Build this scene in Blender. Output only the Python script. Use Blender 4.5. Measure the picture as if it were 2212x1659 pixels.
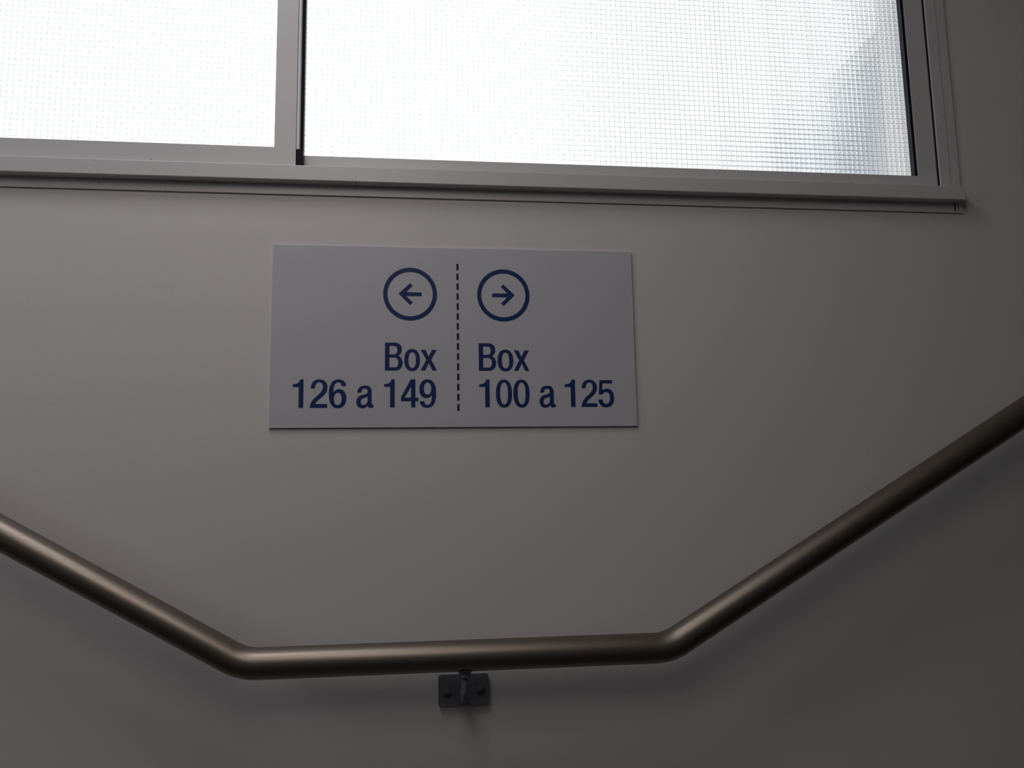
import bpy, bmesh, math, random, re
from mathutils import Vector, Matrix

for o in list(bpy.data.objects): bpy.data.objects.remove(o)
scene = bpy.context.scene
COL = scene.collection
SZ = 1.365                      # height of the sign's centre above the landing floor
mm = 0.001

# ------------------------------------------------------------------ camera
cam_d = bpy.data.cameras.new('camera')
cam = bpy.data.objects.new('camera', cam_d); COL.objects.link(cam)
cam_d.sensor_width = 36.0
cam_d.lens = 36.0 * 1800.0 / 2212.0
cam_d.clip_start = 0.02
RR = [[0.9925222663791986, 0.016319160333886217, -0.12096791205727284],
      [0.0005764146028070169, 0.9903850262853191, 0.13833715139482083],
      [0.12206235491626749, -0.13737243069781077, 0.9829697842744051]]
def b(r): return Vector((r[0], r[2], -r[1]))     # (right, down, forward) -> Blender axes
rx, uy, bz = b(RR[0]), -b(RR[1]), -b(RR[2])
M = Matrix(((rx.x, uy.x, bz.x), (rx.y, uy.y, bz.y), (rx.z, uy.z, bz.z))).to_4x4()
M.translation = Vector((-0.0653, -1.1322, SZ - 0.2240))
cam.matrix_world = M
scene.camera = cam

# ------------------------------------------------------------------ world, lights, exposure
world = bpy.data.worlds.new('overcast_sky'); scene.world = world
world.use_nodes = True
wn = world.node_tree; bg = wn.nodes['Background']
bg.inputs['Color'].default_value = (0.93, 0.97, 1.0, 1)
bg.inputs['Strength'].default_value = 2.2

def area(name, loc, rot, sx, sy, watt, col):
    d = bpy.data.lights.new(name, 'AREA'); d.shape = 'RECTANGLE'; d.size = sx; d.size_y = sy
    d.energy = watt; d.color = col
    o = bpy.data.objects.new(name, d); COL.objects.link(o)
    o.location = loc; o.rotation_euler = rot
    return o
# unseen area lights added to brighten the back wall: one overhead, one tilted
area('overhead_fill', (-.5, -.6, 2.47), (0, 0, 0), .5, .5, 4.4, (0.95, 0.945, 1.0))
area('tilted_fill', (-.28, -1.26, 2.12), (math.radians(45), 0, 0), .6, .6, 3.0, (1.0, 0.93, 0.89))
# portal in the opening of window_1: guides the sky light through the glass
_p = area('window_portal', (-.235, .09, SZ+.535), (math.radians(-90), 0, 0), 1.96, .64, 1, (1, 1, 1))
_p.data.cycles.is_portal = True

vs = scene.view_settings
scene.display_settings.display_device = 'sRGB'
vs.view_transform = 'Standard'; vs.look = 'None'; vs.gamma = 1.0; vs.exposure = 0.0
vs.use_curve_mapping = False

# ------------------------------------------------------------------ materials
def mat(name, col, rough=0.5, metal=0.0, spec=0.5, **kw):
    m = bpy.data.materials.new(name); m.use_nodes = True
    p = m.node_tree.nodes['Principled BSDF']
    p.inputs['Base Color'].default_value = (*col, 1)
    p.inputs['Roughness'].default_value = rough
    p.inputs['Metallic'].default_value = metal
    p.inputs['Specular IOR Level'].default_value = spec
    return m
def N(m, t, **kw):
    n = m.node_tree.nodes.new(t)
    for k, v in kw.items():
        if k in n.inputs: n.inputs[k].default_value = v
        else: setattr(n, k, v)
    return n
def L(m, a, b_): m.node_tree.links.new(a, b_)

def mottled(name, c1, c2, rough, scale=3.0, bump=0.05, bscale=350, spec=0.3, marks=False):
    """painted surface: faint mottling, fine orange-peel bump, optional small scuffs"""
    m = mat(name, c1, rough, 0, spec)
    p = m.node_tree.nodes['Principled BSDF']
    tc = N(m, 'ShaderNodeTexCoord')
    nz = N(m, 'ShaderNodeTexNoise'); nz.inputs['Scale'].default_value = scale; nz.inputs['Detail'].default_value = 4
    L(m, tc.outputs['Object'], nz.inputs['Vector'])
    mx = N(m, 'ShaderNodeMix', data_type='RGBA')
    mr = N(m, 'ShaderNodeMapRange'); mr.inputs['From Min'].default_value = .3; mr.inputs['From Max'].default_value = .7
    L(m, nz.outputs['Fac'], mr.inputs['Value']); L(m, mr.outputs['Result'], mx.inputs[0])
    mx.inputs[6].default_value = (*c1, 1); mx.inputs[7].default_value = (*c2, 1)
    out = mx.outputs[2]
    if marks:
        vo = N(m, 'ShaderNodeTexVoronoi', feature='F1'); vo.inputs['Scale'].default_value = 14
        vo.voronoi_dimensions = '2D'; mp = N(m, 'ShaderNodeCombineXYZ'); sx = N(m, 'ShaderNodeSeparateXYZ')
        L(m, tc.outputs['Object'], sx.inputs[0]); L(m, sx.outputs['X'], mp.inputs['X']); L(m, sx.outputs['Z'], mp.inputs['Y'])
        wz = N(m, 'ShaderNodeTexNoise'); wz.inputs['Scale'].default_value = 240
        L(m, mp.outputs['Vector'], vo.inputs['Vector'])
        L(m, tc.outputs['Object'], wz.inputs['Vector'])
        ad = N(m, 'ShaderNodeMath', operation='MULTIPLY_ADD'); L(m, wz.outputs['Fac'], ad.inputs[0]); ad.inputs[1].default_value = .03
        L(m, vo.outputs['Distance'], ad.inputs[2])
        lt = N(m, 'ShaderNodeMath', operation='LESS_THAN'); L(m, ad.outputs[0], lt.inputs[0]); lt.inputs[1].default_value = .027
        m2 = N(m, 'ShaderNodeMix', data_type='RGBA'); L(m, lt.outputs[0], m2.inputs[0]); L(m, out, m2.inputs[6])
        m2.inputs[7].default_value = (c1[0]*.45, c1[1]*.43, c1[2]*.4, 1); out = m2.outputs[2]
    L(m, out, p.inputs['Base Color'])
    n2 = N(m, 'ShaderNodeTexNoise'); n2.inputs['Scale'].default_value = bscale
    L(m, tc.outputs['Object'], n2.inputs['Vector'])
    bp = N(m, 'ShaderNodeBump'); bp.inputs['Strength'].default_value = bump; bp.inputs['Distance'].default_value = .001
    L(m, n2.outputs['Fac'], bp.inputs['Height']); L(m, bp.outputs['Normal'], p.inputs['Normal'])
    return m

M_wall = mottled('wall_paint', (.70, .665, .645), (.675, .645, .63), .45, 2.2, .12, 260, spec=.35)
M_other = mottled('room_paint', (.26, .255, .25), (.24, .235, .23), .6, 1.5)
M_ceil = mottled('ceiling_paint', (.50, .49, .48), (.47, .46, .45), .8, 1.5)
M_floor = mottled('stair_stone', (.09, .088, .085), (.065, .063, .06), .4, 25)
M_alu = mottled('painted_aluminium', (.62, .60, .60), (.60, .585, .585), .35, 5, .02, 400, spec=.5, marks=True)
M_sign = mottled('sign_face', (.56, .545, .585), (.545, .53, .57), .4, 4, .01, 500, spec=.22)
M_navy = mat('navy_vinyl', (.014, .034, .125), .4, 0, .2)
M_dash = mat('dark_navy_vinyl', (.012, .014, .045), .4, 0, .2)
M_bright_alu = mat('brightened_aluminium', (.86, .86, .90), .3, .0)  # pale colour stands in for light reflected along the interlock strip
M_rubber = mat('black_rubber', (.012, .011, .018), .6, 0, .15)
M_galv = mottled('dull_steel', (.17, .17, .19), (.13, .13, .15), .5, 60, .1, 300)
M_ext1 = mottled('render_white', (.86, .84, .83), (.80, .78, .77), .9, 1.2)
M_ext3 = mottled('render_grey', (.66, .63, .62), (.60, .58, .57), .9, 1.2)
M_ext4 = mottled('parapet_grey', (.33, .33, .33), (.29, .29, .295), .9, 1.2)
M_ext2 = mottled('blue_grey_cladding', (.165, .205, .255), (.145, .18, .23), .8, 2)
M_ground = mottled('paving', (.40, .40, .39), (.32, .32, .31), .9, 2)

# brushed stainless steel of the rail: fine streaks along its length
M_rail = mat('brushed_stainless', (.27, .23, .195), .42, 1.0)
_p = M_rail.node_tree.nodes['Principled BSDF']
_tc = N(M_rail, 'ShaderNodeTexCoord')
_mp = N(M_rail, 'ShaderNodeMapping'); _mp.inputs['Scale'].default_value = (2, 1, 1)
_n = N(M_rail, 'ShaderNodeTexNoise'); _n.inputs['Scale'].default_value = 1; _n.inputs['Detail'].default_value = 5
L(M_rail, _tc.outputs['UV'], _mp.inputs['Vector']); L(M_rail, _mp.outputs['Vector'], _n.inputs['Vector'])
_mp.inputs['Scale'].default_value = (9, 260, 1)
_mr = N(M_rail, 'ShaderNodeMapRange'); _mr.inputs['To Min'].default_value = .33; _mr.inputs['To Max'].default_value = .50
L(M_rail, _n.outputs['Fac'], _mr.inputs['Value']); L(M_rail, _mr.outputs['Result'], _p.inputs['Roughness'])
_b = N(M_rail, 'ShaderNodeBump'); _b.inputs['Strength'].default_value = .12; _b.inputs['Distance'].default_value = .0004
L(M_rail, _n.outputs['Fac'], _b.inputs['Height']); L(M_rail, _b.outputs['Normal'], _p.inputs['Normal'])

# patterned wired glass: half the light goes straight, half is bent by a square lens pattern
CELL = 7.75 * mm
def make_glass():
    m = bpy.data.materials.new('patterned_wired_glass'); m.use_nodes = True
    nt = m.node_tree; nt.nodes.remove(nt.nodes['Principled BSDF']); out = nt.nodes['Material Output']
    tc = N(m, 'ShaderNodeTexCoord'); sp = N(m, 'ShaderNodeSeparateXYZ'); L(m, tc.outputs['Object'], sp.inputs[0])
    def wave(sock):
        a = N(m, 'ShaderNodeMath', operation='MULTIPLY'); L(m, sock, a.inputs[0]); a.inputs[1].default_value = 2*math.pi/CELL
        c = N(m, 'ShaderNodeMath', operation='COSINE'); L(m, a.outputs[0], c.inputs[0]); return c.outputs[0]
    s = N(m, 'ShaderNodeMath', operation='ADD'); L(m, wave(sp.outputs['X']), s.inputs[0]); L(m, wave(sp.outputs['Z']), s.inputs[1])
    nz = N(m, 'ShaderNodeTexNoise'); nz.inputs['Scale'].default_value = 500; L(m, tc.outputs['Object'], nz.inputs['Vector'])
    ad = N(m, 'ShaderNodeMath', operation='MULTIPLY_ADD'); L(m, nz.outputs['Fac'], ad.inputs[0]); ad.inputs[1].default_value = .35; L(m, s.outputs[0], ad.inputs[2])
    bp = N(m, 'ShaderNodeBump'); bp.inputs['Strength'].default_value = .5; bp.inputs['Distance'].default_value = .0005
    L(m, ad.outputs[0], bp.inputs['Height'])
    rf = N(m, 'ShaderNodeBsdfRefraction'); rf.inputs['IOR'].default_value = 1.3; rf.inputs['Roughness'].default_value = .12
    rf.inputs['Color'].default_value = (.96, .97, .97, 1)
    L(m, bp.outputs['Normal'], rf.inputs['Normal'])
    tr = N(m, 'ShaderNodeBsdfTransparent'); tr.inputs['Color'].default_value = (.96, .97, .97, 1)
    gl = N(m, 'ShaderNodeBsdfGlossy'); gl.inputs['Roughness'].default_value = .15
    L(m, bp.outputs['Normal'], gl.inputs['Normal'])
    m1 = N(m, 'ShaderNodeMixShader'); m1.inputs[0].default_value = .55
    L(m, tr.outputs[0], m1.inputs[1]); L(m, rf.outputs[0], m1.inputs[2])
    m2 = N(m, 'ShaderNodeMixShader'); m2.inputs[0].default_value = .05
    L(m, m1.outputs[0], m2.inputs[1]); L(m, gl.outputs[0], m2.inputs[2])
    L(m, m2.outputs[0], out.inputs['Surface'])
    return m
M_glass = make_glass()
M_wire = mat('steel_wire', (.10, .10, .10), .5, .6)

# ------------------------------------------------------------------ helpers
def obj(name, bm, m, parent=None, smooth=False, loc=None):
    me = bpy.data.meshes.new(name)
    bmesh.ops.recalc_face_normals(bm, faces=bm.faces[:])
    bm.to_mesh(me); bm.free()
    if m: me.materials.append(m)
    if smooth:
        for p in me.polygons: p.use_smooth = True
    o = bpy.data.objects.new(name, me); COL.objects.link(o)
    if loc: o.location = loc
    if parent: o.parent = parent
    return o
def empty(name, loc=(0, 0, 0)):
    o = bpy.data.objects.new(name, None); COL.objects.link(o); o.location = loc; o.empty_display_size = .05
    return o
def struct(o): o['kind'] = 'structure'; return o
def box(bm, x0, x1, y0, y1, z0, z1, bev=0):
    v = [bm.verts.new((x, y, z)) for z in (z0, z1) for y in (y0, y1) for x in (x0, x1)]
    fs = [bm.faces.new([v[i] for i in q]) for q in ((0,1,3,2),(4,6,7,5),(0,4,5,1),(2,3,7,6),(0,2,6,4),(1,5,7,3))]
    if bev:
        es = list({e for f in fs for e in f.edges})
        bmesh.ops.bevel(bm, geom=es, offset=bev, segments=2, affect='EDGES', profile=.5)
def B(*a):
    bm = bmesh.new()
    for q in a: box(bm, *q)
    return bm
def cyl(bm, p0, p1, r0, r1=None, n=32, cap=True):
    r1 = r0 if r1 is None else r1
    p0, p1 = Vector(p0), Vector(p1); d = (p1-p0).normalized()
    a = d.orthogonal().normalized(); c = d.cross(a)
    rings = []
    for p, r in ((p0, r0), (p1, r1)):
        rings.append([bm.verts.new(p + a*math.cos(t)*r + c*math.sin(t)*r) for t in [2*math.pi*i/n for i in range(n)]])
    for i in range(n): bm.faces.new((rings[0][i], rings[0][(i+1)%n], rings[1][(i+1)%n], rings[1][i]))
    if cap: bm.faces.new(rings[0][::-1]); bm.faces.new(rings[1])
def tube(bm, pts, r, n=32, uv=False, cap=True):
    """sweep a circle along points lying roughly in the XZ or YZ plane"""
    pts = [Vector(p) for p in pts]; rings = []; ln = [0]
    for i in range(1, len(pts)): ln.append(ln[-1] + (pts[i]-pts[i-1]).length)
    a = None
    for i, p in enumerate(pts):
        t = (pts[min(i+1, len(pts)-1)] - pts[max(i-1, 0)]).normalized()
        if a is None: a = t.orthogonal().normalized()
        a = (a - t*a.dot(t)).normalized(); c = t.cross(a)
        rr = r[i] if isinstance(r, (list, tuple)) else r
        rings.append([bm.verts.new(p + a*math.cos(q)*rr + c*math.sin(q)*rr) for q in [2*math.pi*k/n for k in range(n)]])
    lay = bm.loops.layers.uv.new('UVMap') if uv else None
    for i in range(len(rings)-1):
        for k in range(n):
            f = bm.faces.new((rings[i][k], rings[i][(k+1)%n], rings[i+1][(k+1)%n], rings[i+1][k])); f.smooth = True
            if lay:
                for lp, (u, v) in zip(f.loops, ((ln[i], k/n), (ln[i], (k+1)/n), (ln[i+1], (k+1)/n), (ln[i+1], k/n))): lp[lay].uv = (u, v)
    if cap: bm.faces.new(rings[0][::-1]); bm.faces.new(rings[-1])

def S(x, off, z):   # sign millimetres (x, distance in front of the wall, z) -> metres
    return (x*mm, -off*mm, SZ + z*mm)
def sbox(bm, x0, x1, f0, f1, z0, z1, bev=0):
    box(bm, x0*mm, x1*mm, -f1*mm, -f0*mm, SZ+z0*mm, SZ+z1*mm, bev*mm)
def SB(*a):
    bm = bmesh.new()
    for q in a: sbox(bm, *q)
    return bm

# ------------------------------------------------------------------ the stairwell
XL, XR, YF, H = -1.97, 2.4, -2.2, 2.50
WX0, WX1, WZ0, WZ1 = -1.215, 0.748, SZ+.210, SZ+.860       # opening of window_1
T = .14
bm = B((XL-.15, WX0, 0, T, -.05, H), (WX1, XR+.15, 0, T, -.05, H), (WX0, WX1, 0, T, -.05, WZ0), (WX0, WX1, 0, T, WZ1, H))
bmesh.ops.remove_doubles(bm, verts=bm.verts[:], dist=1e-5)
struct(obj('wall_back', bm, M_wall))
wy0, wy1, wz0, wz1 = -1.4, -.5, 1.5, 2.2                  # opening of fill_window, high in the left wall
struct(obj('wall_left', B((XL-.15, XL, YF, wy0, -.05, H), (XL-.15, XL, wy1, 0, -.05, H), (XL-.15, XL, wy0, wy1, -.05, wz0), (XL-.15, XL, wy0, wy1, wz1, H)), M_other))
struct(obj('wall_right', B((XR, XR+.15, YF, 0, -.05, H)), M_other))
struct(obj('wall_front', B((XL-.15, XR+.15, YF-.15, YF, -.05, H)), M_other))
struct(obj('ceiling', B((XL-.15, XR+.15, YF-.15, T, H, H+.12)), M_ceil))
# floor: the landing with the flights rising from it on both sides
bm = B((XL, XR, YF, 0, -.05, 0))
for sgn in (-1, 1):
    for k in range(6):
        xa = .55 + .3*k; x0, x1 = sorted((sgn*xa, XL if sgn < 0 else XR))
        if x1-x0 < .05 or (sgn < 0 and xa > 1.8): continue
        box(bm, x0, x1, YF+.7, 0, .168*k, .168*(k+1))
struct(obj('floor', bm, M_floor))

# ------------------------------------------------------------------ window_1: two-leaf sliding window
win = struct(empty('window_1', (0, 0, WZ0)))
def wpart(name, bm, m, parent=None, **k):
    o = obj(name, bm, m, None, **k)
    if parent is None: parent = win
    o.parent = parent
    # keep world placement
    off = Vector((0, 0, 0)); q = parent
    while q: off += q.location; q = q.parent
    o.location = -off if not o.location.length else o.location - off
    return o
TOP = 870
flange = wpart('flange', SB((-1240, 764.5, .2, 3.2, 197.5, 226, .4), (766, 773, .2, 3.0, 197, 226, .4),
                            (756, 772, .2, 3.2, 226, TOP+22, .4), (-1240, 772, .2, 3.2, TOP-4, TOP+24, .4), (-1240, -1205, .2, 3.2, 226, TOP, .4)), M_alu)
sill = wpart('sill', SB((-1238, 767, -35, 20, 212, 233.2, 1.0)), M_alu)
jamb = wpart('jamb', SB((739.3, 756.5, -60, 3.9, 225, TOP, .5)), M_alu)
jamb2 = wpart('jamb', SB((-1217, -1201, -60, 14, 225, TOP, .7)), M_alu)
wpart('seam_shade', SB((738.1, 739.4, -12, 1.4, 233, TOP-24)), M_rubber)  # dark strip put into the gap to imitate its shade
head = wpart('head', SB((-1217, 750, -60, 14, TOP-22, TOP, .7)), M_alu)
cap = wpart('corner_slot', SB((758.2, 759.8, 3.0, 3.45, 199.5, 212.2)), M_rubber)

def sash(x0, x1, z0, z1, front, st_l, st_r, rail_b, gl, dep=24):
    """one sliding leaf: frame members, glass pane, wire mesh and gaskets"""
    f = wpart('sash', SB((x0, x0+st_l, front-dep, front, z0, z1, .6), (x1-st_r, x1, front-dep, front, z0, z1, .6),
                         (x0+st_l-1, x1-st_r+1, front-dep, front-.15, z0, z0+rail_b, .6), (x0+st_l-1, x1-st_r+1, front-dep, front-.15, z1-30, z1, .6)), M_alu)
    a0, a1, c0, c1 = x0+st_l, x1-st_r, z0+rail_b, z1-30
    g = wpart('glass_pane', SB((a0, a1, gl-2.2, gl+2.2, c0, c1)), M_glass, f)
    # wires embedded in the pane, slightly uneven like the real mesh
    bmw = bmesh.new(); rnd = random.Random(int(x0))
    ce = CELL/mm; r = .21
    k = math.ceil((a0+5)/ce)
    while k*ce < a1-5:
        xx = (k+.5)*ce
        j = rnd.uniform(-.25, .25); j2 = rnd.uniform(-.25, .25)
        if xx < a1-5: cyl(bmw, S(xx+j, gl+2.4, c0), S(xx+j2, gl+2.4, c1), r*mm, n=5)
        k += 1
    kz = math.ceil((c0+SZ/mm)/ce)
    while True:
        zz = (kz+.5)*ce - SZ/mm
        if zz > c1: break
        j = rnd.uniform(-.25, .25)
        cyl(bmw, S(a0, gl+2.4, zz+j), S(a1-6, gl+2.4, zz-j), r*mm, n=5)
        kz += 1
    w = wpart('wire_mesh', bmw, M_wire, f); w['kind'] = 'stuff'
    return f, (a0, a1, c0, c1)
fl, ql = sash(-1199, -220.5, 228, TOP-24, 14, 30, 29.5, 33, 6, dep=12)
fr, qr = sash(-242, 738, 222, TOP-24, -1, 29, 31.5, 34.2, -13, dep=30)
# right sash: black glazing gaskets up both stiles and a thin one along the bottom
a0, a1, c0, c1 = qr
wpart('gasket', SB((a1-4.5, a1+.1, -12, -1.8, c0, c1, .5)), M_rubber, fr)
wpart('gasket', SB((a0-3.6, a0+.3, -10, -.6, c0-.5, c1, .3)), M_rubber, fr)
wpart('interlock', SB((-220.45, -216.9, -.9, 12.5, 235, TOP-30, .8)), M_bright_alu, fl)
wpart('gasket', SB((a0, a1, -12, -9, c0, c0+.7)), M_rubber, fr)
wpart('gasket', SB((ql[0], ql[1], 5, 10, ql[2], ql[2]+.6)), M_rubber, fl)
wpart('corner_block', SB((-220.4, -211.5, -3, 13, 233.2, 259.5, 1.0)), M_rubber, fl)

# fill_window: unseen opening added high in the left wall to let in side light
w2 = struct(empty('fill_window', (XL, (wy0+wy1)/2, wz0)))
f2 = obj('window_frame', B((XL-.1, XL-.04, wy0, wy0+.05, wz0, wz1), (XL-.1, XL-.04, wy1-.05, wy1, wz0, wz1), (XL-.1, XL-.04, wy0, wy1, wz0, wz0+.05), (XL-.1, XL-.04, wy0, wy1, wz1-.05, wz1)), M_alu)
f2.parent = w2; f2.location = -w2.location

# ------------------------------------------------------------------ sign
# glyph outlines drawn by hand on a grid: (path, x0, x1, baseline, cap top); y runs down
SIX = "M2160 405 L1990 405 C1985 320 1940 265 1870 265 C1740 265 1690 400 1690 630 C1745 560 1820 520 1915 520 C2070 520 2175 650 2175 850 C2175 1080 2050 1225 1860 1225 C1640 1225 1525 1040 1525 700 C1525 330 1650 155 1880 155 C2050 155 2150 250 2160 405 Z M1860 650 C1955 650 2000 750 2000 870 C2000 1010 1955 1105 1860 1105 C1765 1105 1715 1010 1715 870 C1715 750 1765 650 1860 650 Z"
GL = {
 'B': ("M190 165 L560 165 C720 170 815 270 815 400 C815 520 765 605 680 645 C780 680 845 780 845 900 C845 1075 740 1192 570 1192 L190 1192 Z M355 285 L530 285 C605 285 645 350 645 440 C645 540 600 598 520 598 L355 598 Z M355 714 L540 714 C635 714 682 800 682 895 C682 1010 640 1075 560 1075 L355 1075 Z", 190, 845, 1195, 165),
 'o': ("M1190 400 C1380 400 1483 560 1483 810 C1483 1060 1380 1220 1190 1220 C1005 1220 903 1060 903 810 C903 560 1005 400 1190 400 Z M1195 518 C1290 518 1330 640 1330 810 C1330 990 1295 1103 1195 1103 C1095 1103 1060 990 1060 810 C1060 640 1095 518 1195 518 Z", 903, 1483, 1200, 165),
 'x': ("M1510 430 L1690 430 L1805 670 L1925 430 L2095 430 L1900 800 L2108 1200 L1940 1200 L1808 930 L1672 1200 L1505 1200 L1715 800 Z", 1505, 2108, 1200, 165),
 '1': ("M455 155 L585 155 L585 1205 L410 1205 L410 438 L180 438 L180 335 C330 330 440 300 455 155 Z", 180, 585, 1205, 155),
 '2': ("M850 490 C850 290 960 155 1165 155 C1360 155 1470 275 1470 450 C1470 590 1400 700 1270 805 C1150 900 1070 970 1020 1065 L1470 1065 L1470 1205 L825 1205 C835 1040 920 920 1050 800 C1210 665 1300 590 1300 430 C1300 335 1250 262 1165 262 C1060 262 1010 350 1008 490 Z", 825, 1470, 1205, 155),
 '6': (SIX, 1525, 2175, 1207, 155),
 '9': (SIX, 2175, 1525, 173, 1225),
 '0': ("M1095 160 C1290 160 1393 370 1393 680 C1393 1000 1300 1200 1100 1200 C900 1200 797 1000 797 680 C797 370 900 160 1095 160 Z M1097 270 C1200 270 1242 440 1242 675 C1242 930 1200 1085 1105 1085 C1010 1085 952 930 952 675 C952 440 1000 270 1097 270 Z", 797, 1393, 1185, 162),
 'a': ("M130 440 C135 330 200 262 325 262 C440 262 495 320 495 410 L495 720 C495 735 505 742 545 742 L540 810 C515 822 490 825 465 825 C425 825 405 800 392 762 C360 808 320 832 260 832 C165 832 110 765 110 670 C110 575 165 520 265 495 C345 475 392 465 392 420 C392 370 372 338 322 338 C265 338 235 375 232 440 Z M392 540 C350 560 320 565 280 580 C240 595 220 625 220 670 C220 720 245 752 290 752 C345 752 392 700 392 620 Z", 110, 545, 812, 105),
 '4': ("M1480 105 L1597 105 L1597 570 L1675 570 L1675 657 L1597 657 L1597 812 L1490 812 L1490 657 L1235 657 L1235 555 Z M1487 285 L1487 567 L1325 567 Z", 1235, 1675, 812, 105),
 '5': ("M1745 135 L2080 135 L2080 222 L1822 222 L1808 415 C1840 378 1880 362 1930 362 C2050 362 2122 460 2122 605 C2122 765 2040 860 1910 860 C1785 860 1712 780 1705 650 L1815 650 C1820 725 1855 768 1910 768 C1975 768 2012 710 2012 605 C2012 510 1975 452 1905 452 C1860 452 1830 475 1812 518 L1720 515 Z", 1705, 2122, 845, 123),
}
def path_polys(d, f, seg=10):
    polys = []; cur = []; p = None
    for cmd, body in re.findall(r'([MLCZ])([^MLCZ]*)', d):
        v = [float(t) for t in body.split()]
        if cmd == 'M': cur = [(v[0], v[1])]; p = cur[0]
        elif cmd == 'L': p = (v[0], v[1]); cur.append(p)
        elif cmd == 'C':
            a, c1, c2, e = p, v[0:2], v[2:4], v[4:6]
            for i in range(1, seg+1):
                t = i/seg; u = 1-t
                cur.append(tuple(u**3*a[k] + 3*u*u*t*c1[k] + 3*u*t*t*c2[k] + t**3*e[k] for k in (0, 1)))
            p = (e[0], e[1])
        elif cmd == 'Z':
            q = [f(*pt) for pt in cur]
            if (Vector(q[0])-Vector(q[-1])).length < 1e-7: q.pop()
            polys.append(q)
    return polys
def flat_mesh(name, polys, m, parent, off=3.6, th=.25):
    """vinyl shapes: closed outlines (x, z in mm) filled with holes and given a thin depth"""
    cu = bpy.data.curves.new(name, 'CURVE'); cu.dimensions = '2D'; cu.fill_mode = 'BOTH'; cu.extrude = th/2*mm
    for q in polys:
        s = cu.splines.new('POLY'); s.points.add(len(q)-1); s.use_cyclic_u = True
        for i, (x, y) in enumerate(q): s.points[i].co = (x*mm, y*mm, 0, 1)
    t = bpy.data.objects.new('tmp', cu); COL.objects.link(t)
    dg = bpy.context.evaluated_depsgraph_get(); dg.update()
    me = bpy.data.meshes.new_from_object(t.evaluated_get(dg))
    bpy.data.objects.remove(t); bpy.data.curves.remove(cu)
    me.transform(Matrix.Rotation(math.radians(90), 4, 'X'))
    me.transform(Matrix.Translation((0, -(off+th/2)*mm, 0)))
    me.name = name; me.materials.clear(); me.materials.append(m)
    o = bpy.data.objects.new(name, me); COL.objects.link(o); o.parent = parent
    return o

sign = empty('wayfinding_sign', (0, 0, SZ))
sign['label'] = 'grey wall sign with blue arrows reading Box 126 a 149 and Box 100 a 125'
sign['category'] = 'sign'
def spart(name, bm, m):
    o = obj(name, bm, m); o.parent = sign; o.location = (0, 0, -SZ); return o
spart('panel', SB((-250, 250, .4, 3.6, -125.3, 125.3, .25)), M_sign)
TXT = {
 'left_top': [('B', -98.5, -74.6, -48.0, -9.4), ('o', -72.5, -51.2, -47.9, -9.4), ('x', -50.4, -28.1, -47.8, -9.4)],
 'left_bottom': [('1', -220.1, -205.9, -98.5, -60.1), ('2', -197.4, -174.5, -98.5, -60.1), ('6', -172.6, -149.4, -98.5, -60.1),
   ('a', -136.2, -113.3, -98.2, -60), ('1', -99.4, -85.2, -98.2, -59.9), ('4', -76.7, -53.3, -98.2, -59.9), ('9', -52.1, -29.3, -98.2, -59.9)],
 'right_top': [('B', 29.3, 53.3, -48.0, -9.4), ('o', 55.3, 77.2, -48.0, -9.4), ('x', 77.8, 99.5, -47.9, -9.4)],
 'right_bottom': [('1', 29.5, 43.7, -98.4, -60.0), ('0', 52.3, 74.7, -98.4, -60.0), ('0', 76.5, 99.1, -98.4, -60.0), ('a', 112.7, 135.3, -98.2, -60.1),
   ('1', 148.5, 163.0, -98.2, -60.1), ('2', 171.5, 194.0, -98.2, -60.1), ('5', 195.7, 218.1, -98.2, -60.1)],
}
LAB = {'left_top': 'blue word Box left of the dashed line', 'left_bottom': 'blue lettering reading 126 a 149',
       'right_top': 'blue word Box right of the dashed line', 'right_bottom': 'blue lettering reading 100 a 125'}
for k, row in TXT.items():
    polys = []
    for g, x0, x1, zb, zt in row:
        d, gx0, gx1, gb, gt = GL[g]
        polys += path_polys(d, lambda x, y: (x0 + (x-gx0)/(gx1-gx0)*(x1-x0), zb + (y-gb)/(gt-gb)*(zt-zb)))
    o = flat_mesh('lettering', polys, M_navy, sign); o['label'] = LAB[k]
ARW = "M320 468 L475 318 L512 352 L425 445 L633 448 L633 500 L425 500 L512 590 L475 624 Z"
for sgn, cx, lab in ((1, -64.5, 'blue circled arrow pointing left'), (-1, 64.8, 'blue circled arrow pointing right')):
    n = 96; polys = []
    for rx_, rz_ in ((36.8, 37.3), (31.0, 31.3)):
        polys.append([(cx + rx_*math.cos(2*math.pi*i/n), 58.8 + rz_*math.sin(2*math.pi*i/n)) for i in range(n)])
    polys += path_polys(ARW, lambda x, y: (cx + sgn*(-15.9 + (x-320)/313*31.7), 58.9 - (y-471)*.1002))
    o = flat_mesh('arrow_symbol', polys, M_navy, sign); o['label'] = lab
polys = []
for i in range(15):
    zc = 102.9 - 4.55 - i*14.07
    polys.append([(-.7-.1*0, zc-4.55), (2.3, zc-4.55), (2.3, zc+4.55), (-.7, zc+4.55)])
flat_mesh('dashed_line', polys, M_dash, sign)

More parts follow.
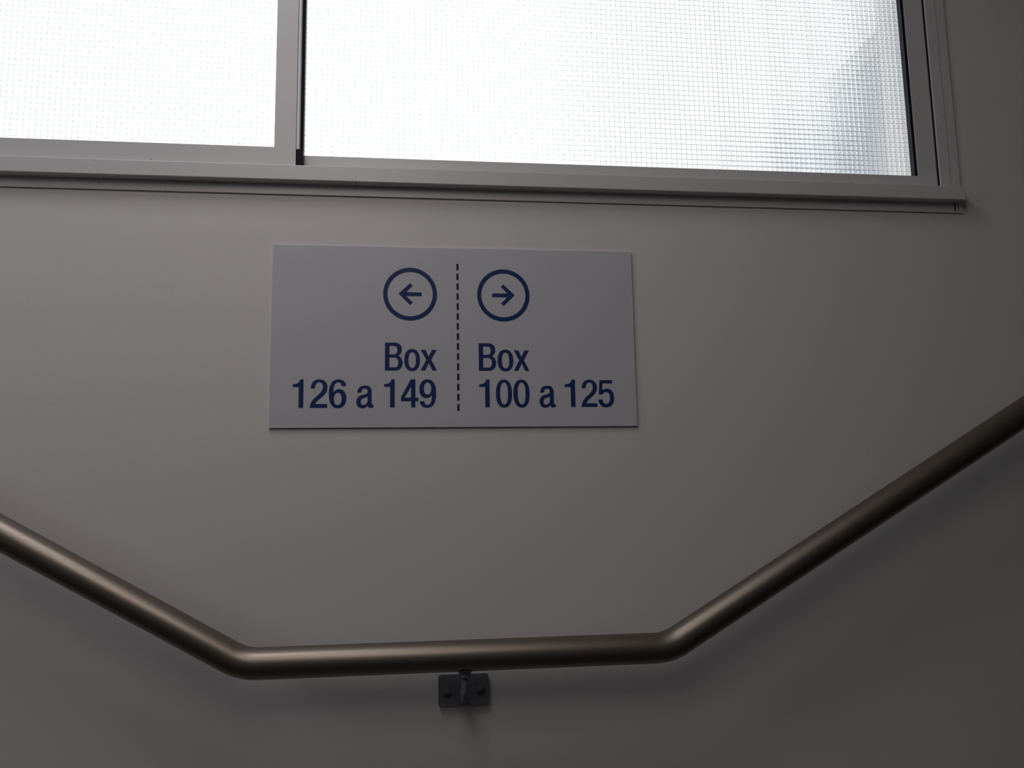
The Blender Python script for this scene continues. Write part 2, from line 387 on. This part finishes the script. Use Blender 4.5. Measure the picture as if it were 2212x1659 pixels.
# ------------------------------------------------------------------ handrail
RO, RZ, RX, SL = 62.0, -414.7, 263.0, math.tan(math.radians(29.6))
RAD = 18.9
rail = empty('handrail', (0.0045, 0, SZ-.468))
rail['label'] = 'brushed steel tube handrail bent up at both ends, fixed to the wall below the sign'
rail['category'] = 'handrail'
def rpart(name, bm, m, parent=None, smooth=False):
    o = obj(name, bm, m, None, smooth); par = parent or rail; o.parent = par
    off = Vector((0, 0, 0)); q = par
    while q: off += q.location; q = q.parent
    o.location = -off; return o
def railpath():
    pts = []
    def arc(cx, sgn):
        # fillet between the level run and the rising run
        R = 68.0; a = math.radians(29.6); t = R*math.tan(a/2)
        out = []
        for i in range(9):
            q = a*i/8
            out.append((sgn*(cx - t + R*math.sin(q)), RZ + R*(1-math.cos(q))))
        return out
    r_ = arc(RX, 1); l_ = arc(RX+.5, -1)
    X = 1560
    left = [(-X, RZ+(X-RX)*SL)] + [(-RX-(X-RX)*k/12, RZ+(X-RX)*k/12*SL) for k in range(11, 0, -1)] + l_[::-1]
    right = r_ + [(RX+(X-RX)*k/12, RZ+(X-RX)*k/12*SL) for k in range(1, 13)]
    mid = [(-180, RZ), (-90, RZ), (0, RZ), (90, RZ), (180, RZ)]
    return [S(x, RO, z) for x, z in left + mid + right]
bm = bmesh.new(); tube(bm, railpath(), RAD*mm, 64, uv=True)
rpart('rail_tube', bm, M_rail)
# bracket: screwed plate, bent rod and saddle under the tube
bm = bmesh.new(); sbox(bm, -28, 37, .3, 5, -487, -448.5)
es = [e for e in bm.edges if abs((e.verts[0].co-e.verts[1].co).y) > 1e-4]
bmesh.ops.bevel(bm, geom=es, offset=3.5*mm, segments=5, affect='EDGES', profile=.5)
plate = rpart('bracket_plate', bm, M_galv)
bm = bmesh.new()
rp = [S(3, RO, -434), S(3, RO, -440), S(3, RO, -452)]
for i in range(9):
    q = math.pi/2*i/8; rp.append(S(3, RO-16+16*math.cos(q), -454-16*math.sin(q)))
rp += [S(3, 25, -470), S(3, 4, -470)]
tube(bm, rp, 4.3*mm, 24)
rpart('bracket_rod', bm, M_galv)
bm = bmesh.new(); cyl(bm, S(3, RO, -441), S(3, RO, -435.5), 6.8*mm, 7.2*mm, 24); cyl(bm, S(3, RO, -435.5), S(3, RO, -431), 7.2*mm, 12.5*mm, 24)
rpart('saddle', bm, M_galv)
for x, z in ((-17, -468.8), (26.5, -466.8)):
    bm = bmesh.new()
    cyl(bm, S(x, 5, z), S(x, 6, z), 6.2*mm, 6.2*mm, 24)
    cyl(bm, S(x, 6, z), S(x, 7.6, z), 3.8*mm, 3.4*mm, 6)
    rpart('screw', bm, M_galv, plate)

# ------------------------------------------------------------------ outside: a pale building and a blue-grey one next to it
o = obj('ground', B((-14, 16, T, 24, -3.2, -3.0)), M_ground); o['kind'] = 'structure'
def thing(name, label, cat, loc):
    e = empty(name, loc); e['label'] = label; e['category'] = cat; return e
def child(name, bm, m, par):
    o = obj(name, bm, m); o.parent = par; o.location = -par.location; return o
pb = thing('pale_building', 'pale plastered building blurred behind the patterned glass of the right pane', 'building', (1.9, 4.0, -3.0))
child('wall', B((1.50, 5.2, 4.0, 7.0, -3.0, 7.5)), M_ext1, pb)
for xa, w in ((1.55, .07), (2.02, .05), (2.40, .10), (2.68, .12)):
    child('pilaster', B((xa, xa+w, 3.92, 4.0, -3.0, 7.5)), M_ext3, pb)
gb = thing('blue_grey_building', 'low blue grey building seen through the lower right corner of the glass', 'building', (3.7, 3.4, -3.0))
child('wall', B((2.78, 5.2, 3.3, 3.91, -3.0, 3.80)), M_ext2, gb)
child('parapet', B((2.75, 5.24, 3.26, 3.915, 3.80, 3.93)), M_ext4, gb)
